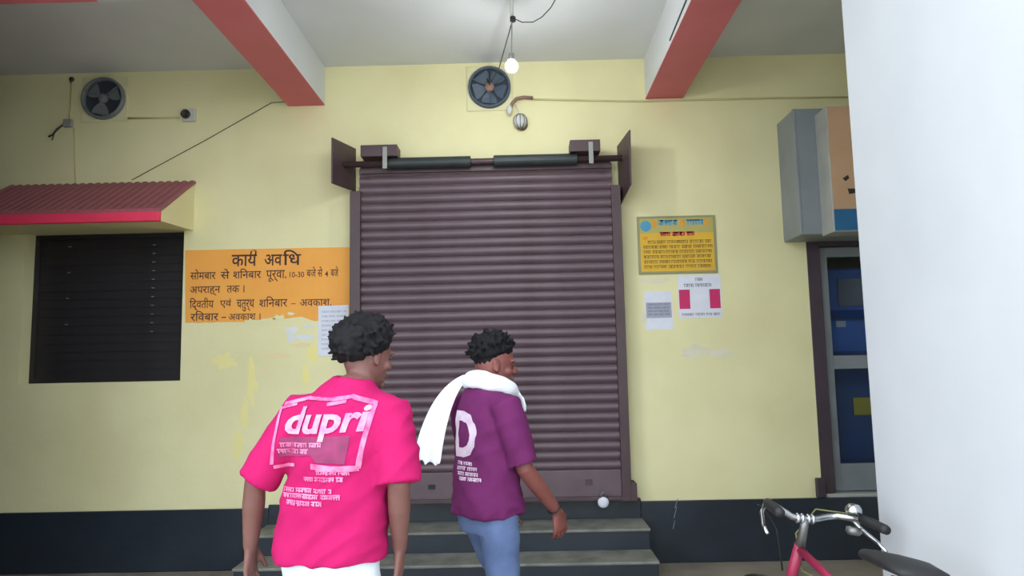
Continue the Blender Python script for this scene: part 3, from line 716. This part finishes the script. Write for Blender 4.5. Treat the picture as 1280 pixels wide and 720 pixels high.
# ------------------------------------------------------------------ people
def hand(mb, w_, d, n, s, curl=.5):
    w_ = Vector(w_); d = Vector(d).normalized(); s = Vector(s); s = (s - d * s.dot(d)).normalized()
    n = Vector(n); n = (n - d * n.dot(d) - s * n.dot(s)).normalized()
    mb.limb([w_ - d * .02, w_ + d * .012, w_ + d * .045, w_ + d * .075, w_ + d * .09], [(.026, .020), (.029, .019), (.038, .017), (.041, .015), (.038, .012)], 16, ref=s)
    for i, ln in enumerate((.074, .082, .076, .060)):
        p = w_ + d * (.085 - .004 * abs(i - 1)) + s * (.0335 - .0225 * i); dd = (d + s * (.10 - .07 * i)).normalized()
        pts = [p - dd * .015, p]; a = 0
        for seg, bend in ((.45, .45), (.30, .9), (.25, .7)):
            a += curl * bend
            di = (dd * math.cos(a) + n * math.sin(a)).normalized(); p = p + di * ln * seg; pts.append(p)
        mb.limb(pts, [.0095, .0098, .0090, .0082, .0070], 10)
    p = w_ + d * .02 + s * .026; pts = [w_ + d * .005 + s * .010, p]
    for ln, v in ((.036, d * .75 + s * .62 + n * .30), (.030, d * .9 + s * .30 + n * .35), (.024, d * .95 + s * .05 + n * .45)):
        p = p + v.normalized() * ln; pts.append(p)
    mb.limb(pts, [.014, .0150, .0122, .0108, .0085], 10)

HEADSEC = ((.0, .036, .026, .036), (.018, .034, .044, .058), (.05, .020, .060, .080), (.09, .006, .070, .093), (.13, .0, .075, .098), (.165, -.004, .073, .096), (.195, -.008, .061, .080), (.214, -.010, .040, .052), (.224, -.011, .016, .020))
def headparts(T):
    b = MB()
    b.tube([(0, y, z) for z, y, rx, ry in HEADSEC], [(rx, ry) for z, y, rx, ry in HEADSEC], 22, True, (1, 0, 0))
    b.limb([(0, .092, .130), (0, .104, .108), (0, .114, .086)], [.008, .010, .0145], 10)
    b.ball((-.011, .104, .083), (.010, .012, .009)); b.ball((.011, .104, .083), (.010, .012, .009))
    b.ball((0, .096, .056), (.025, .013, .0075)); b.ball((0, .095, .046), (.022, .013, .008)); b.ball((0, .084, .016), (.024, .02, .017))
    for s in (-1, 1):
        b.ball((s * .032, .087, .138), (.026, .012, .008)); b.ball((s * .046, .062, .085), (.022, .026, .02))
        b.ball((s * .077, -.008, .108), (.008, .018, .031)); b.ball((s * .080, -.016, .122), (.008, .012, .016)); b.ball((s * .078, -.002, .084), (.008, .009, .010))
    o = MB(); o.add([T @ v for v in b.v], b.f); return o

def hairmesh(T, seed, vol, low_back, low_side, front, spikes, spike_len):
    rng = random.Random(seed); b = MB(); c = Vector((0, -.006, .128)); rad = Vector((.076, .100, .097)); N = 420
    for i in range(N):
        z = 1 - 2 * (i + .5) / N; a = i * 2.399963; rr_ = math.sqrt(1 - z * z)
        d = Vector((rr_ * math.cos(a), rr_ * math.sin(a), z)); el = math.degrees(math.asin(z)); f = d.y / max(rr_, 1e-6)
        lim = front * max(f, 0) + low_back * max(-f, 0) + low_side * (1 - abs(f))
        if el < lim: continue
        k = min(1, max(0, (el - lim) / 40)); p = Vector((c.x + d.x * rad.x, c.y + d.y * rad.y, c.z + d.z * rad.z))
        r_ = .012 + .010 * k + rng.uniform(0, .006)
        b.ball(p + d * (vol * k * rng.uniform(.55, 1.0)), r_, 8, 6); b.ball(p + d * .002, .014, 8, 6)
        if rng.random() < spikes and k > .15:
            q = p + d * (vol * k * .8); t_ = Vector((rng.uniform(-1, 1), rng.uniform(-1, 1), rng.uniform(-.8, .6)))
            q2 = q + (d + t_ * .35).normalized() * spike_len * .55; q3 = q2 + (d + t_ * .9).normalized() * spike_len * .5
            b.limb([q, q2, q3], [.010, .0085, .0055], 7)
    b.ball((0, -.008, .14), (.074, .094, .086), 20, 14)
    o = MB(); o.add([T @ v for v in b.v], b.f)
    return remesh(o.mesh('hair'), .0055, 1, .4)

def wrinkle(me, amp, seed, zlo, zhi):
    n = [v.normal.copy() for v in me.vertices]
    for v, nn in zip(me.vertices, n):
        p = v.co
        a = mnoise.noise(Vector((p.x * 4 + seed, p.y * 4, p.z * 10 + p.x * 9))) * .6 - abs(mnoise.noise(Vector((p.x * 6, p.y * 6 + seed, p.z * 13 - p.x * 11)))) * .9 + .25
        k = 1.0 - .55 * max(0, min(1, (p.z - zlo) / (zhi - zlo)))
        v.co = p + nn * (amp * k * a)
    me.update()

def person(name, label, loc, rz, P):
    t = thing(name, label, 'person', loc, rz)
    lx, ly = P['lean']; z0 = .86
    def L(x, y, z):           # lean of the upper body
        k = max(0, z - z0); return Vector((x + lx * k, y + ly * k, z))
    body = MB(); H = P['sh']   # shoulder height
    sec = [(.80, 0, .150, .105), (.88, 0, .168, .118), (.98, .005, .155, .108), (1.08, .008, .148, .102), (H - .2, .0, .165, .115), (H - .08, -.012, .172, .105), (H - .01, -.02, .150, .080), (H + .035, -.022, .085, .062)]
    body.tube([L(0, y, z) for z, y, rx, ry in sec], [(rx, ry) for z, y, rx, ry in sec], 26, True, (1, 0, 0))
    hp = L(*P['head']); HT_ = Matrix.Translation(hp) @ Matrix.Rotation(P['head_yaw'], 4, 'Z') @ Matrix.Rotation(P['head_pitch'], 4, 'X') @ Matrix.Rotation(P.get('head_roll', 0), 4, 'Y')
    body.tube([L(0, -.022, H - .01), L(0, -.020, H + .05), hp + Vector((0, -.012, .02)), hp + Vector((0, -.005, .09))], [(.075, .065), (.060, .060), (.056, .060), (.055, .062)], 18, True, (1, 0, 0))
    hd_ = headparts(HT_); body.add(hd_.v, hd_.f)
    sleeves = []
    for s in (-1, 1):
        A = P['arm'][s]; sh_, el, wr = L(*A[0]), Vector(A[1]), Vector(A[2])
        um = sh_.lerp(el, .5); fm = el.lerp(wr, .35)
        body.limb([L(s * .08, -.015, H - .03), sh_, um, el, fm, wr], [.055, .056, .048, .040, .041, .027], 16)
        d = (wr - el).normalized(); hand(body, wr, A[3], A[4], A[5], A[6]); sleeves.append((s, sh_, el))
        Lg = P['leg'][s]; hipj, kn_, an = Vector(Lg[0]), Vector(Lg[1]), Vector(Lg[2])
        body.limb([hipj, hipj.lerp(kn_, .4), kn_, kn_.lerp(an, .35), an], [.088, .078, .056, .054, .036], 16)
        td = Vector(Lg[3]); body.limb([an + Vector((0, 0, -.03)) - td * .04, an + Vector((0, 0, -.045)) + td * .06, an + Vector((0, 0, -.055)) + td * .15], [(.032, .032), (.040, .028), (.038, .018)], 14, ref=(1, 0, 0))
    me = remesh(body.mesh('body'), .0052, 3, .5)
    link('body', me, P['skin'], t)
    for s in (-1, 1):
        e = MB(); e.ball(HT_ @ Vector((s * .032, .0895, .120)), .0095, 10, 8); e.build('eye', M['eye'], t, True, True)
    # hair
    link('hair', hairmesh(HT_, *P['hair']), M['hair'], t)
    # trousers
    j = MB(); js = [(.72, 0, .160, .112), (.80, 0, .172, .122), (.86, 0, .172, .122), (.95, .004, .150, .106)]
    j.tube([Vector((x0_, y, z)) for (z, y, rx, ry), x0_ in zip(js, (0, 0, 0, 0))], [(rx, ry) for z, y, rx, ry in js], 24, True, (1, 0, 0))
    for s in (-1, 1):
        Lg = P['leg'][s]; hipj, kn_, an = Vector(Lg[0]), Vector(Lg[1]), Vector(Lg[2])
        j.tube([hipj + Vector((0, 0, -.03)), hipj.lerp(kn_, .4), kn_, kn_.lerp(an, .5), an + Vector((0, 0, .0))], [.094, .092, .076, .072, .068], 20)
        so = MB(); td = Vector(Lg[3]); g = Vector((an.x, an.y, an.z - .055))
        so.limb([g - td * .045, g + td * .05, g + td * .12, g + td * .17], [(.038, .042), (.044, .040), (.046, .030), (.038, .022)], 16, ref=(1, 0, 0))
        so.build('shoe', M['shoe'], t, True, True)
    jm = remesh(j.mesh('jeans'), .012, 2, .5); wrinkle(jm, .012, 3.3, .3, 1.0); link('jeans', jm, P['jeans'], t)
    # shirt
    c = MB(); cs = P['shirt']
    c.tube([L(x, y, z) for z, x, y, rx, ry in cs], [(rx, ry) for z, x, y, rx, ry in cs], 30, True, (1, 0, 0), power=2.3)
    for s, sh_, el in sleeves:
        e0 = L(s * .10, -.015, H - .035); f = P['sleeve'][s]; en = sh_.lerp(el, f[0])
        c.tube([e0, sh_, sh_.lerp(en, .5), en], [.066, .076, (f[1] + .078) / 2, f[1]], 22)
    sm = remesh(c.mesh('t_shirt'), .009, 4, .5); wrinkle(sm, P['wr'], P['seed'], .85, 1.4)
    ts = link('t_shirt', sm, P['cloth'], t)
    return t, ts, HT_, L

def project(print_mb, shirt_me, name, m, parent, maxlen=.022, off=.0035):
    bm = bmesh.new()
    vs = [bm.verts.new(v) for v in print_mb.v]
    for f in print_mb.f:
        try: bm.faces.new([vs[i] for i in f])
        except ValueError: pass
    bmesh.ops.triangulate(bm, faces=bm.faces)
    for _ in range(5):
        e = [x for x in bm.edges if x.calc_length() > maxlen]
        if not e: break
        bmesh.ops.subdivide_edges(bm, edges=e, cuts=1); bmesh.ops.triangulate(bm, faces=bm.faces)
    tree = BVHTree.FromPolygons([v.co.copy() for v in shirt_me.vertices], [tuple(p.vertices) for p in shirt_me.polygons])
    dead = []
    for v in bm.verts:
        h = tree.ray_cast(Vector((v.co.x, -1.0, v.co.z)), Vector((0, 1, 0)))
        if h[0] is None: dead.append(v)
        else: v.co = h[0] + (h[1] if h[1].y < 0 else -h[1]) * off
    if dead: bmesh.ops.delete(bm, geom=dead, context='VERTS')
    me = bpy.data.meshes.new(name); bm.to_mesh(me); bm.free()
    me.polygons.foreach_set('use_smooth', [True] * len(me.polygons))
    return link(name, me, m, parent)

# --- man in the pink shirt, walking away
P1 = dict(lean=(.15, .03), sh=1.385, head=(.015, .035, 1.432), head_yaw=R(-32), head_pitch=R(-10), head_roll=R(0), skin=M['skin'], jeans=M['jeans_white'], cloth=M['pink'],
    arm={-1: ((-.180, -.02, 1.345), (-.272, -.045, 1.09), (-.322, .02, .845), (-.06, .12, -1), (1, .1, 0), (0, 1, .1), .35),
          1: ((.165, -.02, 1.335), (.275, -.045, 1.08), (.250, .04, .845), (-.06, .12, -1), (-1, .1, 0), (0, 1, .1), .35)},
    leg={-1: ((-.09, 0, .86), (-.10, .13, .47), (-.10, .06, .095), (-.1, .99, 0)), 1: ((.09, 0, .86), (.10, .03, .47), (.10, -.14, .11), (.1, .99, 0))},
    sleeve={-1: (.98, .072), 1: (.98, .082)},
    shirt=[(.815, .0, .0, .207, .152), (.86, .0, .0, .204, .152), (.95, .0, .0, .196, .144), (1.08, 0, 0, .192, .138), (1.20, 0, -.005, .196, .140), (1.29, 0, -.015, .190, .128), (1.355, 0, -.02, .170, .104), (1.405, 0, -.022, .130, .086), (1.445, 0, -.022, .088, .076), (1.462, 0, -.022, .074, .068)],
    wr=.024, seed=2.1, hair=(11, .034, -28, -2, 38, .5, .035))
man1, ts1, H1, L1 = person('person', 'man in a hot pink t-shirt with white back print, walking away', (-.715, 2.70, 0), R(-8), P1)
pm = ts1.data
def quadline(mb, a, c, w_):
    mb.add([(a[0], 0, a[1] - w_), (c[0], 0, c[1] - w_), (c[0], 0, c[1] + w_), (a[0], 0, a[1] + w_)], [(0, 1, 2, 3)])
b = MB()
quadline(b, (-.15, 1.372), (-.06, 1.392), .006); quadline(b, (-.06, 1.392), (.05, 1.388), .006); quadline(b, (.05, 1.388), (.12, 1.397), .007)
quadline(b, (.12, 1.397), (.205, 1.368), .009)
quadline(b, (-.17, 1.355), (-.10, 1.372), .004); quadline(b, (.03, 1.37), (.10, 1.38), .006)
b.add([(.188, 0, 1.37), (.205, 0, 1.37), (.155, 0, 1.148), (.138, 0, 1.148)], [(0, 1, 2, 3)])
b.add([(-.165, 0, 1.36), (-.155, 0, 1.36), (-.180, 0, 1.16), (-.190, 0, 1.16)], [(0, 1, 2, 3)])
quadline(b, (-.02, 1.158), (.06, 1.148), .010); quadline(b, (.06, 1.148), (.150, 1.150), .010); quadline(b, (-.18, 1.15), (-.09, 1.16), .006)
project(b, pm, 'print_frame', M['pink_pale'], ts1)
b = MB()
b.add([(-.15, 0, 1.255), (.125, 0, 1.262), (.105, 0, 1.165), (.0, 0, 1.17), (-.02, 0, 1.195), (-.165, 0, 1.185)], [(0, 1, 2, 3, 4, 5)])
project(b, pm, 'print_block', M['pink_dark'], ts1, off=.0026)
b = MB()
Pq, Fq = text2d('dupri', .03)
b.add([(-.150 + .31 * u + .03 * v, 0, 1.235 + .125 * v + .012 * u) for u, v in Pq], Fq)
project(b, pm, 'print_letters', M['pink_white'], ts1, off=.0045)
b = MB(); r8 = random.Random(4)
for z, a, c in ((1.222, -.155, .02), (1.200, -.165, -.03), (1.128, .0, .12), (1.105, -.05, .10), (1.065, -.15, .06), (1.045, -.14, .10), (1.022, -.12, .02)):
    scribble(b, a, c, z, z + .016, 0, r8, t=.004)
project(b, pm, 'print_lines', M['pink_pale'], ts1, off=.0045)['kind'] = 'stuff'

# --- man in the purple shirt with a towel, walking to the right
P2 = dict(lean=(.0, .02), sh=1.345, head=(.0, .035, 1.388), head_yaw=R(-22), head_pitch=R(-5), skin=M['skin2'], jeans=M['jeans_blue'], cloth=M['purple'],
    arm={-1: ((-.17, -.015, 1.305), (-.20, .07, 1.03), (-.14, .24, .82), (.0, .2, -1), (1, .1, 0), (0, 1, .2), .4),
          1: ((.17, -.015, 1.305), (.225, .055, 1.02), (.205, .262, .800), (-.02, .28, -.96), (-1, -.25, -.1), (0, 1, .3), .55)},
    leg={-1: ((-.088, 0, .84), (-.09, .16, .47), (-.09, .14, .095), (0, 1, 0)), 1: ((.088, 0, .84), (.09, .02, .46), (.09, -.16, .11), (0, 1, 0))},
    sleeve={-1: (.90, .074), 1: (.93, .076)},
    shirt=[(.80, 0, .006, .192, .150), (.84, 0, .004, .190, .150), (.94, 0, 0, .176, .136), (1.06, 0, 0, .172, .128), (1.17, 0, -.004, .178, .130), (1.25, 0, -.012, .174, .120), (1.315, 0, -.018, .156, .098), (1.36, 0, -.02, .118, .082), (1.395, 0, -.02, .084, .072), (1.41, 0, -.02, .074, .066)],
    wr=.020, seed=7.7, hair=(23, .036, 8, 20, 34, .55, .038))
man2, ts2, H2, L2 = person('person', 'man in a purple t-shirt with a big white letter, walking right', (-.185, 3.52, 0), R(-50), P2)
pm = ts2.data
b = MB(); Pq, Fq = text2d('D', .035)
b.add([(-.080 + .165 * u, 0, 1.07 + .215 * v) for u, v in Pq], Fq); project(b, pm, 'print_letter', M['purple_print'], ts2)
b = MB()
for z, a, c in ((1.035, -.06, .05), (1.012, -.055, .085), (.988, -.05, .10), (.966, -.03, .10)): scribble(b, a, c, z, z + .016, 0, r8, t=.0035)
project(b, pm, 'print_lines', M['purple_print'], ts2)['kind'] = 'stuff'
wb = MB(); A = P2['arm'][1]; el, wr = Vector(A[1]), Vector(A[2]); d = (wr - el).normalized(); c = wr - d * .022
u = d.cross(Vector((1, 0, 0))).normalized(); v_ = d.cross(u)
wb.tube([c + (u * math.cos(2 * math.pi * i / 20) + v_ * math.sin(2 * math.pi * i / 20)) * .031 for i in range(21)], .0045, 8, cap=False)
wb.build('wristband', M['black'], man2, True, True)

# white towel round his neck, one end hanging over the left shoulder
tw = thing('towel', 'white towel slung round the neck of the purple-shirted man', 'towel', (-.185, 3.52, 0), R(-50))
b = MB(); pts = []; rad = []
for i in range(25):
    a = R(-155 + 310 * i / 24)       # 0 = nape
    front = (1 - math.cos(a)) / 2
    pts.append((math.sin(a) * .098, .022 - math.cos(a) * .098 + .03 * front, 1.435 - .075 * front)); rad.append((.046 - .010 * front, .030))
b.limb(pts, rad, 14, ref=(0, 0, 1))
# hanging end in front on his right
b.limb([(.05, .13, 1.375), (.055, .165, 1.33), (.06, .175, 1.27)], [(.045, .016), (.05, .016), (.05, .012)], 12, ref=(1, 0, 0))
nm_ = remesh(b.mesh('neck_roll'), .007, 3, .5); wrinkle(nm_, .010, 5.0, 1.3, 1.9); link('neck_roll', nm_, M['white_cloth'], tw)
b = MB()
cen = [(-.060, -.050, 1.455, .022), (-.085, -.095, 1.425, .030), (-.110, -.140, 1.365, .042), (-.130, -.175, 1.285, .052), (-.150, -.200, 1.19, .060), (-.165, -.215, 1.10, .064), (-.170, -.220, 1.035, .064)]
nx = 13
vsv = []
for k, (x, y, z, hw) in enumerate(cen):
    for i in range(nx):
        a = i / (nx - 1) * 2 - 1
        fold = .016 * math.sin(a * 7 + k * .3) * (.4 + k / 6)
        vsv.append((x + a * hw * .64 + fold * .5, y + a * hw * .77 - fold * .6, z - .012 * a * (k / 6) + (.012 * math.sin(a * 9) if k == 6 else 0)))
fsv = [(k * nx + i, k * nx + i + 1, (k + 1) * nx + i + 1, (k + 1) * nx + i) for k in range(len(cen) - 1) for i in range(nx - 1)]
b.add(vsv, fsv); dr = b.build('hanging_end', M['white_cloth'], tw, True, True)
so_ = dr.modifiers.new('thick', 'SOLIDIFY'); so_.thickness = .008; so_.offset = 0
su = dr.modifiers.new('sub', 'SUBSURF'); su.levels = 2; su.render_levels = 2
